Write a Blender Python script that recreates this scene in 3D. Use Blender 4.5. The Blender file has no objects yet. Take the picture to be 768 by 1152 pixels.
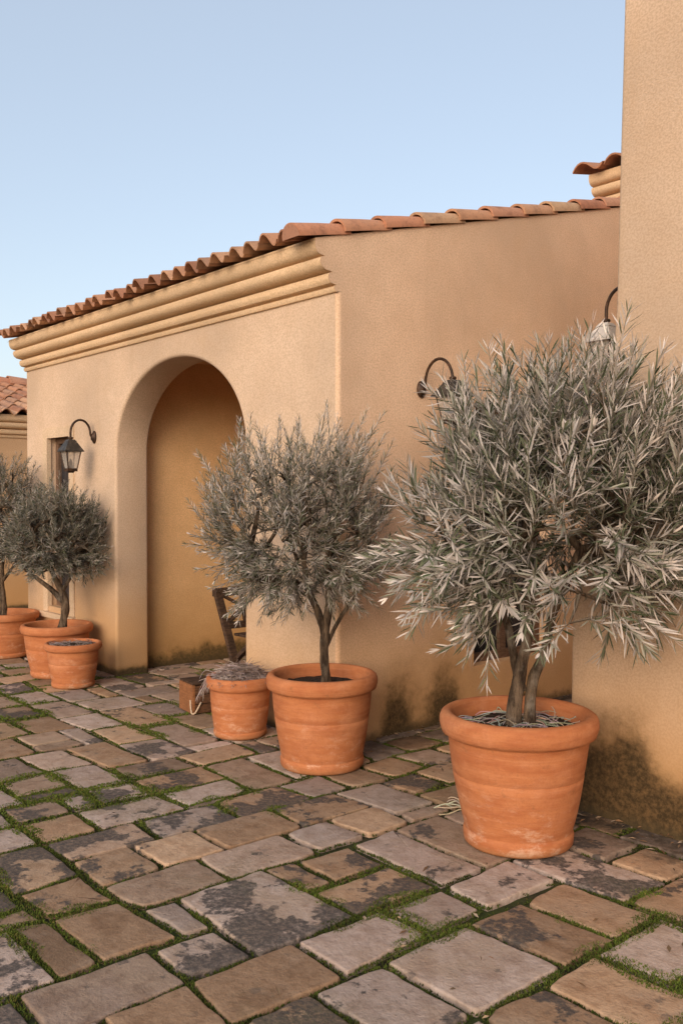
import bpy, bmesh, math, random
import numpy as np
from mathutils import Vector, noise

PI = math.pi
S = bpy.context.scene
C = S.collection

# ------------------------------------------------------------------ helpers
class MB:
    """collects shapes for ONE mesh object (world coordinates)"""
    def __init__(self):
        self.v = []; self.f = []; self.c = []
    def add(self, vs, fs, col=(1, 1, 1, 1)):
        o = len(self.v)
        self.v.extend([tuple(p) for p in vs])
        self.f.extend([tuple(i + o for i in f) for f in fs])
        if isinstance(col, list): self.c.extend(col)
        else: self.c.extend([col] * len(vs))
    def box(self, lo, hi, col=(1, 1, 1, 1)):
        x0, y0, z0 = lo; x1, y1, z1 = hi
        self.add([(x0,y0,z0),(x1,y0,z0),(x1,y1,z0),(x0,y1,z0),(x0,y0,z1),(x1,y0,z1),(x1,y1,z1),(x0,y1,z1)],
                 [(3,2,1,0),(4,5,6,7),(0,1,5,4),(1,2,6,5),(2,3,7,6),(3,0,4,7)], col)
    def bar(self, a, b, w, h, up=(0,0,1), col=(1,1,1,1)):
        a = Vector(a); b = Vector(b); d = (b - a).normalized()
        s = d.cross(Vector(up))
        if s.length < 1e-4: s = d.cross(Vector((1,0,0)))
        s.normalize(); u = s.cross(d)
        s *= w / 2; u *= h / 2
        vs = []
        for p in (a, b): vs += [p - s - u, p + s - u, p + s + u, p - s + u]
        self.add(vs, [(3,2,1,0),(4,5,6,7),(0,1,5,4),(1,2,6,5),(2,3,7,6),(3,0,4,7)], col)
    def tube(self, path, rad, n=8, cap=True, col=(1,1,1,1), wob=0.0):
        path = [Vector(p) for p in path]
        m = len(path)
        if not hasattr(rad, '__len__'): rad = [rad] * m
        vs = []; nrm = None
        for i, p in enumerate(path):
            d = (path[min(i + 1, m - 1)] - path[max(i - 1, 0)])
            if d.length < 1e-9: d = Vector((0,0,1))
            d.normalize()
            if nrm is None:
                nrm = d.orthogonal().normalized()
            else:
                nrm = nrm - d * nrm.dot(d)
                nrm = nrm.normalized() if nrm.length > 1e-6 else d.orthogonal().normalized()
            b = d.cross(nrm)
            for k in range(n):
                a = 2 * PI * k / n
                r = rad[i]
                if wob: r *= 1 + wob * noise.noise(p * 14 + Vector((math.cos(a), math.sin(a), 0)) * 1.3)
                vs.append(p + (nrm * math.cos(a) + b * math.sin(a)) * r)
        fs = []
        for i in range(m - 1):
            for k in range(n):
                k2 = (k + 1) % n
                fs.append((i*n+k, i*n+k2, (i+1)*n+k2, (i+1)*n+k))
        if cap:
            fs.append(tuple(range(n - 1, -1, -1))); fs.append(tuple((m-1)*n + k for k in range(n)))
        self.add(vs, fs, col)
    def lathe(self, prof, c=(0,0,0), n=64, col=(1,1,1,1), wob=0.0, seed=0, scale=(1,1)):
        vs = []
        for (r, z) in prof:
            for k in range(n):
                a = 2 * PI * k / n
                rr = r
                if wob: rr = r * (1 + wob * noise.noise(Vector((math.cos(a)*1.2 + seed, math.sin(a)*1.2, z*4))))
                vs.append((c[0] + rr*math.cos(a)*scale[0], c[1] + rr*math.sin(a)*scale[1], c[2] + z))
        fs = []
        for i in range(len(prof) - 1):
            for k in range(n):
                k2 = (k + 1) % n
                fs.append((i*n+k, i*n+k2, (i+1)*n+k2, (i+1)*n+k))
        self.add(vs, fs, col)
    def build(self, name, mat, parent=None, smooth=False, kind=None):
        base = Vector((0,0,0)); p = parent
        while p is not None:
            base += p.location; p = p.parent
        me = bpy.data.meshes.new(name)
        me.from_pydata([(x-base.x, y-base.y, z-base.z) for x, y, z in self.v], [], self.f)
        ca = me.color_attributes.new('tint', 'FLOAT_COLOR', 'POINT')
        ca.data.foreach_set('color', np.array(self.c, dtype=np.float32).ravel())
        if smooth: me.polygons.foreach_set('use_smooth', [True] * len(me.polygons))
        me.materials.append(mat); me.update()
        o = bpy.data.objects.new(name, me); C.objects.link(o)
        if parent: o.parent = parent
        if kind: o['kind'] = kind
        return o

def smooth_by_angle(o, deg):
    bm = bmesh.new(); bm.from_mesh(o.data)
    bmesh.ops.remove_doubles(bm, verts=bm.verts, dist=1e-5)
    bmesh.ops.recalc_face_normals(bm, faces=bm.faces)
    for f in bm.faces: f.smooth = True
    for e in bm.edges:
        e.smooth = not (len(e.link_faces) == 2 and e.calc_face_angle(0) > math.radians(deg))
    bm.to_mesh(o.data); bm.free()
    return o

def tag(o, label, cat, group=None):
    o['label'] = label; o['category'] = cat
    if group: o['group'] = group
    return o
def thing(name, label, cat, loc, group=None):
    o = bpy.data.objects.new(name, None); C.objects.link(o)
    o.location = loc; o.empty_display_size = 0.2
    return tag(o, label, cat, group)
def dup(root, loc, rotz, label):
    r = root.copy(); C.objects.link(r); r.location = loc; r.rotation_euler = (0, 0, rotz); r['label'] = label
    for ch in list(root.children):
        c = ch.copy(); C.objects.link(c); c.parent = r
        for g in list(ch.children):
            d = g.copy(); C.objects.link(d); d.parent = c
    return r

# ------------------------------------------------------------------ materials
class NT:
    def __init__(self, name):
        self.m = bpy.data.materials.new(name); self.m.use_nodes = True
        self.t = self.m.node_tree; self.n = self.t.nodes; self.l = self.t.links
        self.b = self.n['Principled BSDF']
        self.b.inputs['Specular IOR Level'].default_value = 0.25
        self.pos = self.n.new('ShaderNodeNewGeometry').outputs['Position']
    def put(self, sock, val):
        if hasattr(val, 'is_output') or isinstance(val, bpy.types.NodeSocket): self.l.new(val, sock)
        else: sock.default_value = val
    def noise(self, scale, detail=4, rough=0.55, vec=None, dist=0.0):
        x = self.n.new('ShaderNodeTexNoise'); x.inputs['Scale'].default_value = scale
        x.inputs['Detail'].default_value = detail; x.inputs['Roughness'].default_value = rough
        x.inputs['Distortion'].default_value = dist
        self.l.new(vec if vec is not None else self.pos, x.inputs['Vector'])
        return x.outputs['Fac']
    def vmap(self, scale, vec=None):
        x = self.n.new('ShaderNodeVectorMath'); x.operation = 'MULTIPLY'
        self.l.new(vec if vec is not None else self.pos, x.inputs[0]); x.inputs[1].default_value = scale
        return x.outputs[0]
    def math(self, op, a, b=0.0, c=0.0, clamp=False):
        x = self.n.new('ShaderNodeMath'); x.operation = op; x.use_clamp = clamp
        self.put(x.inputs[0], a); self.put(x.inputs[1], b); self.put(x.inputs[2], c)
        return x.outputs[0]
    def ramp(self, v, lo, hi, a=0.0, b=1.0):
        x = self.n.new('ShaderNodeMapRange'); x.interpolation_type = 'SMOOTHSTEP'
        self.put(x.inputs['Value'], v); self.put(x.inputs['From Min'], lo); self.put(x.inputs['From Max'], hi)
        x.inputs['To Min'].default_value = a; x.inputs['To Max'].default_value = b
        return x.outputs[0]
    def mix(self, f, a, b, mode='MIX'):
        x = self.n.new('ShaderNodeMix'); x.data_type = 'RGBA'; x.blend_type = mode
        self.put(x.inputs['Factor'], f); self.put(x.inputs['A'] if False else x.inputs[6], a); self.put(x.inputs[7], b)
        return x.outputs[2]
    def sep(self, vec=None):
        x = self.n.new('ShaderNodeSeparateXYZ'); self.l.new(vec if vec is not None else self.pos, x.inputs[0])
        return x.outputs
    def attr(self, name='tint'):
        x = self.n.new('ShaderNodeAttribute'); x.attribute_name = name
        return x.outputs['Color'], x.outputs['Alpha']
    def bump(self, h, strength, dist, prev=None):
        x = self.n.new('ShaderNodeBump'); x.inputs['Strength'].default_value = strength; x.inputs['Distance'].default_value = dist
        self.l.new(h, x.inputs['Height'])
        if prev is not None: self.l.new(prev, x.inputs['Normal'])
        return x.outputs[0]
    def done(self, col, rough=0.85, normal=None):
        self.put(self.b.inputs['Base Color'], col); self.put(self.b.inputs['Roughness'], rough)
        if normal is not None: self.l.new(normal, self.b.inputs['Normal'])
        return self.m

def rgb(r, g, b): return (r, g, b, 1)

def plaster(name, base, stain_h=0.0, stain_lo=0.5, stain_hi=0.75, stain_col=rgb(.045,.035,.018), blobs=None, warm_shade=rgb(.50,.27,.10)):
    n = NT(name)
    big = n.noise(0.9, 4, 0.55); med = n.noise(6, 4, 0.6); fine = n.noise(95, 3, 0.6); grit = n.noise(230, 2, 0.6)
    dark = tuple(c * 0.80 for c in base[:3]) + (1,)
    lite = tuple(min(1, c * 1.10) for c in base[:3]) + (1,)
    col = n.mix(n.ramp(big, .3, .7), dark, lite)
    col = n.mix(n.ramp(med, .35, .75, 0, .35), col, rgb(base[0]*.86, base[1]*.80, base[2]*.72))
    sp = n.ramp(fine, .40, .62)
    col = n.mix(n.math('MULTIPLY', sp, .46), col, rgb(base[0]*.62, base[1]*.58, base[2]*.52))
    # faint run-down streaks
    st = n.noise(5, 4, .6, n.vmap((1.6, 1.6, .12)))
    col = n.mix(n.ramp(st, .55, .8, 0, .30), col, rgb(base[0]*.72, base[1]*.66, base[2]*.56))
    x, y, z = n.sep()
    if stain_h > 0:
        shade_f = n.ramp(n.math('ADD', z, n.math('MULTIPLY', big, .5)), 1.25, .35, 0, .75)  # darker orange low on the wall: bounce and shade painted into the colour
        col = n.mix(shade_f, col, warm_shade)
        nz = n.noise(2.6, 6, .68); nz2 = n.noise(17, 5, .7)
        s = n.math('ADD', n.math('MULTIPLY', nz, .8), n.math('MULTIPLY', nz2, .25))
        lim = n.math('MULTIPLY', z, 1.0 / stain_h)
        if blobs is not None:
            ax, lst = blobs
            crd = (x, y)[ax]; tot = None
            for (c0, w, hgt) in lst:
                dd = n.math('DIVIDE', n.math('SUBTRACT', crd, c0), w)
                zz = n.math('DIVIDE', z, hgt)
                d2 = n.math('ADD', n.math('MULTIPLY', dd, dd), n.math('MULTIPLY', zz, zz))
                g = n.math('EXPONENT', n.math('MULTIPLY', d2, -1.0))
                tot = g if tot is None else n.math('ADD', tot, g)
            v = n.math('ADD', n.math('MULTIPLY', tot, .75), n.math('SUBTRACT', s, .52))
            f = n.ramp(v, stain_lo, stain_hi)
        else:
            v = n.math('SUBTRACT', n.math('ADD', s, .42), n.math('MULTIPLY', lim, .55))
            f = n.ramp(v, stain_lo, stain_hi)
        spk = n.ramp(n.noise(42, 5, .75), .25, .65, .62, 1)
        halo = n.ramp(v, stain_lo - .22, stain_hi, 0, .6)
        col = n.mix(halo, col, rgb(.26, .14, .045))
        col = n.mix(n.math('MULTIPLY', f, n.math('MULTIPLY', spk, .93)), col, stain_col)
        # grime line where the wall meets the ground
        gr = n.ramp(n.math('ADD', z, n.math('MULTIPLY', n.math('SUBTRACT', nz2, .5), .10)), .07, .005, 0, .7)
        col = n.mix(gr, col, rgb(.07, .05, .025))
    b = n.bump(fine, .55, .004)
    b = n.bump(grit, .35, .002, b)
    b = n.bump(med, .25, .01, b)
    b = n.bump(big, .3, .03, b)
    return n.done(col, .92, b)

WALL = (.66, .487, .352)
M = {}
M['front'] = plaster('plaster_front', WALL, .10, .55, .8)
M['side'] = plaster('plaster_side_brightened', (.80, .555, .380), .3, .36, .70, blobs=(1, [(3.98, .16, .40), (4.42, .28, .50), (5.3, .2, .14)]), stain_col=rgb(.04,.03,.014), warm_shade=rgb(.62, .34, .135))  # paler than the front plaster: colour makes up for weaker light here
M['inside'] = plaster('plaster_inside', (.80, .51, .265), .22, .50, .78, stain_col=rgb(.06, .045, .018), warm_shade=rgb(.42, .23, .08))
M['block'] = plaster('plaster_block', (.63, .452, .318), .3, .30, .68, stain_col=rgb(.022, .016, .007), blobs=(0, [(-2.62, .20, .44), (-2.36, .17, .52), (-2.12, .24, .24), (-1.6, .35, .30)]))
M['far'] = plaster('plaster_far', (.60, .39, .23), .1, .55, .8)
M['trim'] = plaster('plaster_trim', (.66, .49, .34))
M['cornice'] = plaster('plaster_cornice', (.80, .57, .36))

def terracotta_tile():
    n = NT('roof_clay'); c, a = n.attr()
    f = n.noise(7, 5, .65); g = n.noise(60, 3, .6)
    col = n.mix(n.ramp(f, .48, .78, 0, .8), c, rgb(.17, .08, .05))
    col = n.mix(n.ramp(n.noise(3.3, 5, .7), .55, .75, 0, .5), col, rgb(.42, .25, .17))
    col = n.mix(n.ramp(g, .5, .75, 0, .4), col, rgb(.10, .06, .045))
    return n.done(col, .85, n.bump(g, .4, .004))
M['tile'] = terracotta_tile()

def terracotta_pot():
    n = NT('pot_clay'); c, a = n.attr()
    tc = n.n.new('ShaderNodeTexCoord').outputs['Object']
    band = n.noise(6, 5, .6, n.vmap((1.0, 1.0, 5.0)))
    cl = n.noise(5, 6, .68); fine = n.noise(120, 3, .6)
    col = n.mix(n.ramp(band, .35, .72), rgb(.48, .178, .070), rgb(.39, .125, .047))
    col = n.mix(n.ramp(cl, .50, .76, 0, .38), col, rgb(.60, .27, .14))
    # lime bloom rising from the foot and under the rim
    x, y, z = n.sep(tc)
    bl = n.math('MULTIPLY', n.ramp(n.noise(9, 6, .72, n.vmap((1, 1, 2.2))), .50, .70), n.ramp(z, .36, .02, .10, .75))
    col = n.mix(bl, col, rgb(.66, .42, .29))
    col = n.mix(n.ramp(n.noise(13, 4, .7), .62, .76, 0, .55), col, rgb(.22, .10, .045))
    col = n.mix(n.ramp(n.math('ADD', z, n.math('MULTIPLY', cl, .06)), .075, .03, 0, .45), col, rgb(.20, .12, .05))
    col = n.mix(n.ramp(n.noise(28, 5, .72), .48, .70, 0, .45), col, rgb(.36, .12, .05))
    col = n.mix(n.ramp(n.noise(3.1, 6, .7), .50, .68, 0, .30), col, rgb(.62, .29, .15))
    col = n.mix(n.ramp(fine, .50, .72, 0, .35), col, rgb(.30, .105, .045))
    ring = n.noise(3, 3, .6, n.vmap((.35, .35, 26)))
    col = n.mix(n.ramp(ring, .50, .70, 0, .14), col, rgb(.62, .29, .15))
    col = n.mix(n.ramp(ring, .42, .28, 0, .14), col, rgb(.30, .085, .03))
    b = n.bump(fine, .4, .003); b = n.bump(band, .35, .008, b); b = n.bump(ring, .25, .006, b); b = n.bump(cl, .25, .01, b)
    return n.done(col, .82, b)
M['pot'] = terracotta_pot()

def soil():
    n = NT('soil'); f = n.noise(40, 5, .7)
    return n.done(n.mix(n.ramp(f, .35, .7), rgb(.018, .012, .008), rgb(.075, .05, .034)), .95, n.bump(f, 1, .02))
M['soil'] = soil()

def bark():
    n = NT('bark'); f = n.noise(16, 6, .7, n.vmap((1.6, 1.6, .35))); g = n.noise(90, 3, .7)
    col = n.mix(n.ramp(f, .35, .68), rgb(.035, .022, .014), rgb(.21, .145, .095))
    col = n.mix(n.ramp(n.noise(9, 4, .6), .52, .7, 0, .6), col, rgb(.30, .25, .20))
    b = n.bump(f, 1.0, .035); b = n.bump(g, .6, .006, b)
    return n.done(col, .95, b)
M['bark'] = bark()

def leaf():
    n = NT('olive_leaf'); c, a = n.attr()
    n.put(n.b.inputs['Base Color'], c); n.b.inputs['Roughness'].default_value = .6
    tr = n.n.new('ShaderNodeBsdfTranslucent'); n.l.new(c, tr.inputs['Color'])
    mx = n.n.new('ShaderNodeMixShader'); mx.inputs[0].default_value = .18
    n.l.new(n.b.outputs[0], mx.inputs[1]); n.l.new(tr.outputs[0], mx.inputs[2])
    n.l.new(mx.outputs[0], n.n['Material Output'].inputs['Surface'])
    return n.m
M['leaf'] = leaf()

def vcol(name, rough=.8):
    n = NT(name); c, a = n.attr()
    return n.done(c, rough)
M['dry'] = vcol('dry_stem', .9)

def metal(name, a, b, rough=.5, met=.35):
    n = NT(name); f = n.noise(25, 5, .7)
    n.b.inputs['Metallic'].default_value = met
    return n.done(n.mix(n.ramp(f, .4, .7), a, b), rough, n.bump(f, .3, .003))
M['iron'] = metal('aged_iron', rgb(.035, .022, .016), rgb(.10, .052, .03))
M['iron_roof'] = metal('lantern_iron', rgb(.045, .04, .036), rgb(.10, .085, .07))
M['zinc'] = metal('pale_zinc', rgb(.46, .41, .36), rgb(.60, .52, .46), .6, .1)

def glass(name, col, alpha):
    n = NT(name); n.b.inputs['Roughness'].default_value = .12
    n.b.inputs['Specular IOR Level'].default_value = .6
    n.b.inputs['Alpha'].default_value = alpha
    f = n.noise(8, 3, .5)
    return n.done(n.mix(n.ramp(f, .3, .7), col, tuple(c * .8 for c in col[:3]) + (1,)), .15)
M['lamp_glass'] = glass('lamp_glass', rgb(.62, .56, .50), .45)
M['pane'] = glass('window_pane', rgb(.035, .035, .04), 1.0)

def wood(name, a, b):
    n = NT(name); f = n.noise(9, 6, .7, n.vmap((2, 2, 9))); g = n.noise(70, 3, .6)
    col = n.mix(n.ramp(f, .35, .7), a, b)
    col = n.mix(n.ramp(g, .5, .8, 0, .5), col, tuple(c * .4 for c in a[:3]) + (1,))
    return n.done(col, .8, n.bump(f, .5, .006))
M['wood'] = wood('dark_wood', rgb(.035, .02, .013), rgb(.10, .055, .032))
M['crate'] = wood('crate_wood_shaded', rgb(.07, .034, .018), rgb(.15, .07, .034))  # shade on the crate sides painted as a darker wood tone
M['crate_lit'] = wood('crate_wood_lit', rgb(.21, .085, .035), rgb(.32, .135, .055))  # light on the front end painted as a brighter orange wood tone
M['joinery'] = wood('joinery', rgb(.12, .07, .045), rgb(.20, .12, .08))
M['rope'] = vcol('rope', .9)

def stone():
    n = NT('flagstone'); c, a = n.attr()
    lo = n.noise(3.2, 5, .65); md = n.noise(14, 6, .68); fi = n.noise(75, 4, .7); pit = n.noise(38, 3, .6)
    col = n.mix(n.ramp(md, .35, .7, 0, .65), c, n.mix(1.0, c, rgb(.62, .55, .48), 'MULTIPLY'))
    col = n.mix(n.ramp(lo, .47, .66, 0, .6), col, rgb(.36, .255, .175))
    col = n.mix(n.ramp(n.noise(6.5, 6, .7), .50, .66, 0, .55), col, n.mix(1.0, c, rgb(.52, .44, .38), 'MULTIPLY'))
    col = n.mix(n.ramp(fi, .5, .75, 0, .45), col, n.mix(1.0, c, rgb(.45, .40, .36), 'MULTIPLY'))
    # dark weathering patches, amount differs stone by stone (alpha)
    p = n.math('ADD', n.math('MULTIPLY', n.noise(4.6, 3, .5), .75), n.math('MULTIPLY', n.noise(24, 5, .7), .25))
    th = n.math('SUBTRACT', .70, n.math('MULTIPLY', a, .30))
    pf = n.ramp(n.math('SUBTRACT', p, th), -.014, .030)
    col = n.mix(n.math('MULTIPLY', pf, n.ramp(n.noise(48, 4, .75), .30, .62, .55, .95)), col, rgb(.066, .056, .050))
    # little black lichen dots
    vo = n.n.new('ShaderNodeTexVoronoi'); vo.inputs['Scale'].default_value = 17; n.l.new(n.pos, vo.inputs['Vector'])
    sd = n.n.new('ShaderNodeSeparateColor'); n.l.new(vo.outputs['Color'], sd.inputs[0])
    dot = n.ramp(n.math('SUBTRACT', n.math('ADD', vo.outputs['Distance'], n.math('MULTIPLY', n.noise(33, 4, .7), .9)), n.math('MULTIPLY', sd.outputs[0], .75)), .10, .0)
    col = n.mix(n.math('MULTIPLY', n.math('MULTIPLY', dot, n.ramp(lo, .42, .6)), .6), col, rgb(.085, .07, .06))
    # damp soil lying along the foot of the right-hand building and of the side wall
    px, py, pz = n.sep()
    wob = n.math('MULTIPLY', n.math('SUBTRACT', n.noise(5, 5, .7), .5), .55)
    d1 = n.math('MULTIPLY', n.ramp(n.math('ADD', py, wob), 3.36, 3.60), n.ramp(px, -2.95, -2.65))
    d2 = n.math('MULTIPLY', n.ramp(n.math('ADD', px, wob), -3.80, -4.10), n.ramp(px, -4.5, -4.2))
    d2 = n.math('MULTIPLY', d2, n.ramp(py, 3.45, 3.7))
    dm = n.math('MULTIPLY', n.math('MAXIMUM', d1, n.math('MULTIPLY', d2, .75)), n.ramp(md, .3, .6, .6, 1))
    col = n.mix(n.math('MULTIPLY', dm, .85), col, rgb(.042, .032, .022))
    # green film
    gf = n.math('MULTIPLY', n.ramp(n.noise(2.1, 4, .6), .52, .70), n.ramp(fi, .35, .65))
    col = n.mix(n.math('MULTIPLY', gf, .35), col, rgb(.10, .10, .04))
    b = n.bump(pit, .45, .008); b = n.bump(fi, .7, .005, b); b = n.bump(md, .55, .014, b)
    return n.done(col, .86, b)
M['stone'] = stone()

def earth():
    n = NT('joint_earth'); f = n.noise(22, 5, .7); g = n.noise(3, 4, .6)
    col = n.mix(n.ramp(f, .35, .7), rgb(.022, .017, .010), rgb(.062, .048, .028))
    col = n.mix(n.ramp(g, .4, .6, .1, .8), col, rgb(.050, .068, .016))
    return n.done(col, .95, n.bump(f, 1, .015))
M['earth'] = earth()
M['moss'] = vcol('moss', .9)

# ------------------------------------------------------------------ world, sun, camera
SUN_DIR = Vector((.47, -.88, 0)).normalized()
SUN_EL = math.radians(22)
w = bpy.data.worlds.new('World'); S.world = w; w.use_nodes = True
nt = w.node_tree; bg = nt.nodes['Background']
sky = nt.nodes.new('ShaderNodeTexSky'); sky.sky_type = 'NISHITA'; sky.sun_disc = False
sky.sun_elevation = SUN_EL; sky.sun_rotation = math.atan2(SUN_DIR.x, SUN_DIR.y)
sky.air_density = 1.0; sky.dust_density = 2.2; sky.ozone_density = 1.0
gain = nt.nodes.new('ShaderNodeMix'); gain.data_type = 'RGBA'; gain.blend_type = 'MULTIPLY'; gain.inputs[0].default_value = 1
gain.inputs[7].default_value = (2.3, 2.1, 1.95, 1)
haze = nt.nodes.new('ShaderNodeMix'); haze.data_type = 'RGBA'; haze.inputs[0].default_value = .60
haze.inputs[7].default_value = (3.6, 4.05, 4.6, 1)
nt.links.new(sky.outputs[0], gain.inputs[6]); nt.links.new(gain.outputs[2], haze.inputs[6])
nt.links.new(haze.outputs[2], bg.inputs['Color']); bg.inputs['Strength'].default_value = 0.15

sl = bpy.data.lights.new('sun', 'SUN'); sl.energy = 1.78; sl.angle = math.radians(40); sl.color = (1, .885, .75)
so = bpy.data.objects.new('sun', sl); C.objects.link(so); so.location = (-6, -8, 9)
d = Vector((SUN_DIR.x * math.cos(SUN_EL), SUN_DIR.y * math.cos(SUN_EL), math.sin(SUN_EL)))
so.rotation_euler = d.to_track_quat('Z', 'Y').to_euler()

YAW = math.radians(49.7055); PITCH = math.radians(1.0933)
cd = bpy.data.cameras.new('camera'); co = bpy.data.objects.new('camera', cd); C.objects.link(co)
co.location = (0, 0, 1.5); co.rotation_euler = (PI/2 - PITCH, 0, YAW)
cd.sensor_fit = 'VERTICAL'; cd.sensor_height = 36; cd.lens = 36 * 1048 / 1152
cd.clip_start = .05; cd.clip_end = 2000
S.camera = co
S.view_settings.view_transform = 'Standard'; S.view_settings.look = 'None'; S.view_settings.exposure = 0

RIGHT = Vector((math.cos(YAW), math.sin(YAW), 0)); AWAY = Vector((-math.sin(YAW), math.cos(YAW), 0))
def UV(u, v, z): return RIGHT * u + AWAY * v + Vector((0, 0, z))

# ------------------------------------------------------------------ ground + paving
def build_ground():
    m = MB(); m.add([(-600,-600,-.022),(600,-600,-.022),(600,600,-.022),(-600,600,-.022)], [(0,1,2,3)])
    m.build('ground', M['earth'], kind='structure')
build_ground()

CELL = .139
GX0, GX1, GY0, GY1 = -14.0, 3.4, -1.6, 6.6
def build_paving():
    R = random.Random(11)
    nx = int((GX1-GX0)/CELL); ny = int((GY1-GY0)/CELL)
    occ = [[-1]*ny for _ in range(nx)]
    # warped grid corners shared by neighbours so joints stay joints
    def corner(i, j):
        r = random.Random(i*7919 + j*104729)
        x = GX0 + i*CELL + r.uniform(-.016, .016) + .03*noise.noise(Vector((i*.13, j*.21, 3)))
        y = GY0 + j*CELL + r.uniform(-.014, .014) + .03*noise.noise(Vector((i*.17, j*.11, 9)))
        return x, y
    sizes = [(3,2)]*9 + [(4,2)]*7 + [(2,2)]*5 + [(3,3)]*3 + [(2,1)]*1 + [(4,3)]*2 + [(3,1)]*1 + [(2,3)]*3
    stones = []
    for j in range(ny):
        for i in range(nx):
            if occ[i][j] >= 0: continue
            cand = sizes[:]; R.shuffle(cand); cand += [(2,1),(1,2),(1,1)]
            for (a, b) in cand:
                if i+a > nx or j+b > ny: continue
                if all(occ[i+p][j+q] < 0 for p in range(a) for q in range(b)):
                    # avoid leaving a one-cell sliver to the right
                    if i+a < nx and occ[i+a][j] < 0 and (i+a+1 >= nx or occ[i+a+1][j] >= 0) and (a, b) in sizes and R.random() < .85: continue
                    for p in range(a):
                        for q in range(b): occ[i+p][j+q] = len(stones)
                    stones.append((i, j, a, b)); break
    m = MB(); polys = []
    pal = [(0.362, 0.234, 0.144), (0.305, 0.192, 0.116), (0.384, 0.255, 0.163), (0.339, 0.244, 0.186), (0.35, 0.265, 0.219), (0.254, 0.161, 0.098), (0.384, 0.296, 0.246), (0.316, 0.218, 0.153), (0.35, 0.27, 0.223)]
    for (i, j, a, b) in stones:
        c4 = [corner(i,j), corner(i+a,j), corner(i+a,j+b), corner(i,j+b)]
        cx = sum(p[0] for p in c4)/4; cy = sum(p[1] for p in c4)/4
        dist = math.hypot(cx, cy)
        gap = R.uniform(.006, .021)
        seed = R.random()*100
        step = .022 if dist < 5 else .045
        # straight outline inset by the joint, then rough edge noise, with rounded corners
        pts = []
        ins = [Vector((p[0], p[1])) for p in c4]
        for k in range(4):
            A = ins[k]; B = ins[(k+1) % 4]
            n = max(3, int((B-A).length/step))
            dirv = (B-A).normalized(); nor = Vector((-dirv.y, dirv.x))
            eg = gap + R.uniform(-.005, .010)
            for q in range(n):
                t = q/n
                p = A.lerp(B, t)
                pts.append((p, nor, eg))
        out = []
        rc = R.uniform(.008, .026)
        corners = ins
        chip = R.choice([None, None, None, 0, 1, 2, 3])
        for (p, nor, eg) in pts:
            # inward to the centre offset: clamp inside all four edges
            q = Vector(p)
            for k in range(4):
                A = corners[k]; B = corners[(k+1) % 4]
                dv = (B-A).normalized(); nv = Vector((-dv.y, dv.x))
                dd = (q-A).dot(nv)
                if dd < gap: q = q + nv*(gap-dd)
            # corner rounding
            for k in range(4):
                Cc = corners[k]; inward = (Vector((cx, cy))-Cc).normalized()
                dd = (q-Cc).length; r_ = rc*(2.0 if chip == k else 1)
                if dd < r_*1.7: q = q + inward*(r_*1.7-dd)*.34
            nn = noise.fractal(Vector((q.x*9, q.y*9, seed)), 1.0, 2.0, 4)
            toC = Vector((cx, cy))-q
            q = q + toC.normalized()*(.003 + .009*nn)
            out.append(q)
        z = R.uniform(-.003, .004); tx = R.uniform(-.007, .007); ty = R.uniform(-.007, .007)
        base = R.choice(pal); k_ = R.uniform(1.08, 1.5)
        if R.random() < .15: k_ *= .72
        col = tuple(v*k_ for v in base) + (R.choice([.1, .2, .35, .45, .5, .6, .7, .8]) if R.random() < .72 else 0.0,)
        N = len(out); cen = Vector((cx, cy))
        rings = [(0.0, -.024), (.001, z-.006), (.003, z-.0022), (.006, z-.0006), (.012, z)]
        vs = []
        for (off, zz) in rings:
            for q in out:
                dv = cen-q; L = dv.length
                p = q + dv/L*min(off, L*.5)
                zt = zz + (tx*(p.x-cx) + ty*(p.y-cy) if zz > -.02 else 0)
                if zz > -.02 and off > .002: zt += .0012*noise.noise(Vector((p.x*11, p.y*11, seed)))
                vs.append((p.x, p.y, zt))
        fs = []
        for r_ in range(len(rings)-1):
            for k in range(N):
                k2 = (k+1) % N
                fs.append((r_*N+k, r_*N+k2, (r_+1)*N+k2, (r_+1)*N+k))
        # cap: one more shrunken ring and a centre
        o = len(vs); last = (len(rings)-1)*N
        for k in range(N):
            p = Vector(vs[last+k]); q = p.lerp(Vector((cx, cy, p.z)), .5)
            vs.append((q.x, q.y, z + tx*(q.x-cx)+ty*(q.y-cy) + .0015*noise.noise(Vector((q.x*8, q.y*8, seed)))))
        vs.append((cx, cy, z)); ci = len(vs)-1
        for k in range(N):
            k2 = (k+1) % N
            fs.append((last+k, last+k2, o+k2, o+k)); fs.append((o+k, o+k2, ci))
        m.add(vs, fs, col)
        polys.append((out, cx, cy, z))
    ob = m.build('paving', M['stone'], smooth=True, kind='structure')
    return polys
POLYS = build_paving()

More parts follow.
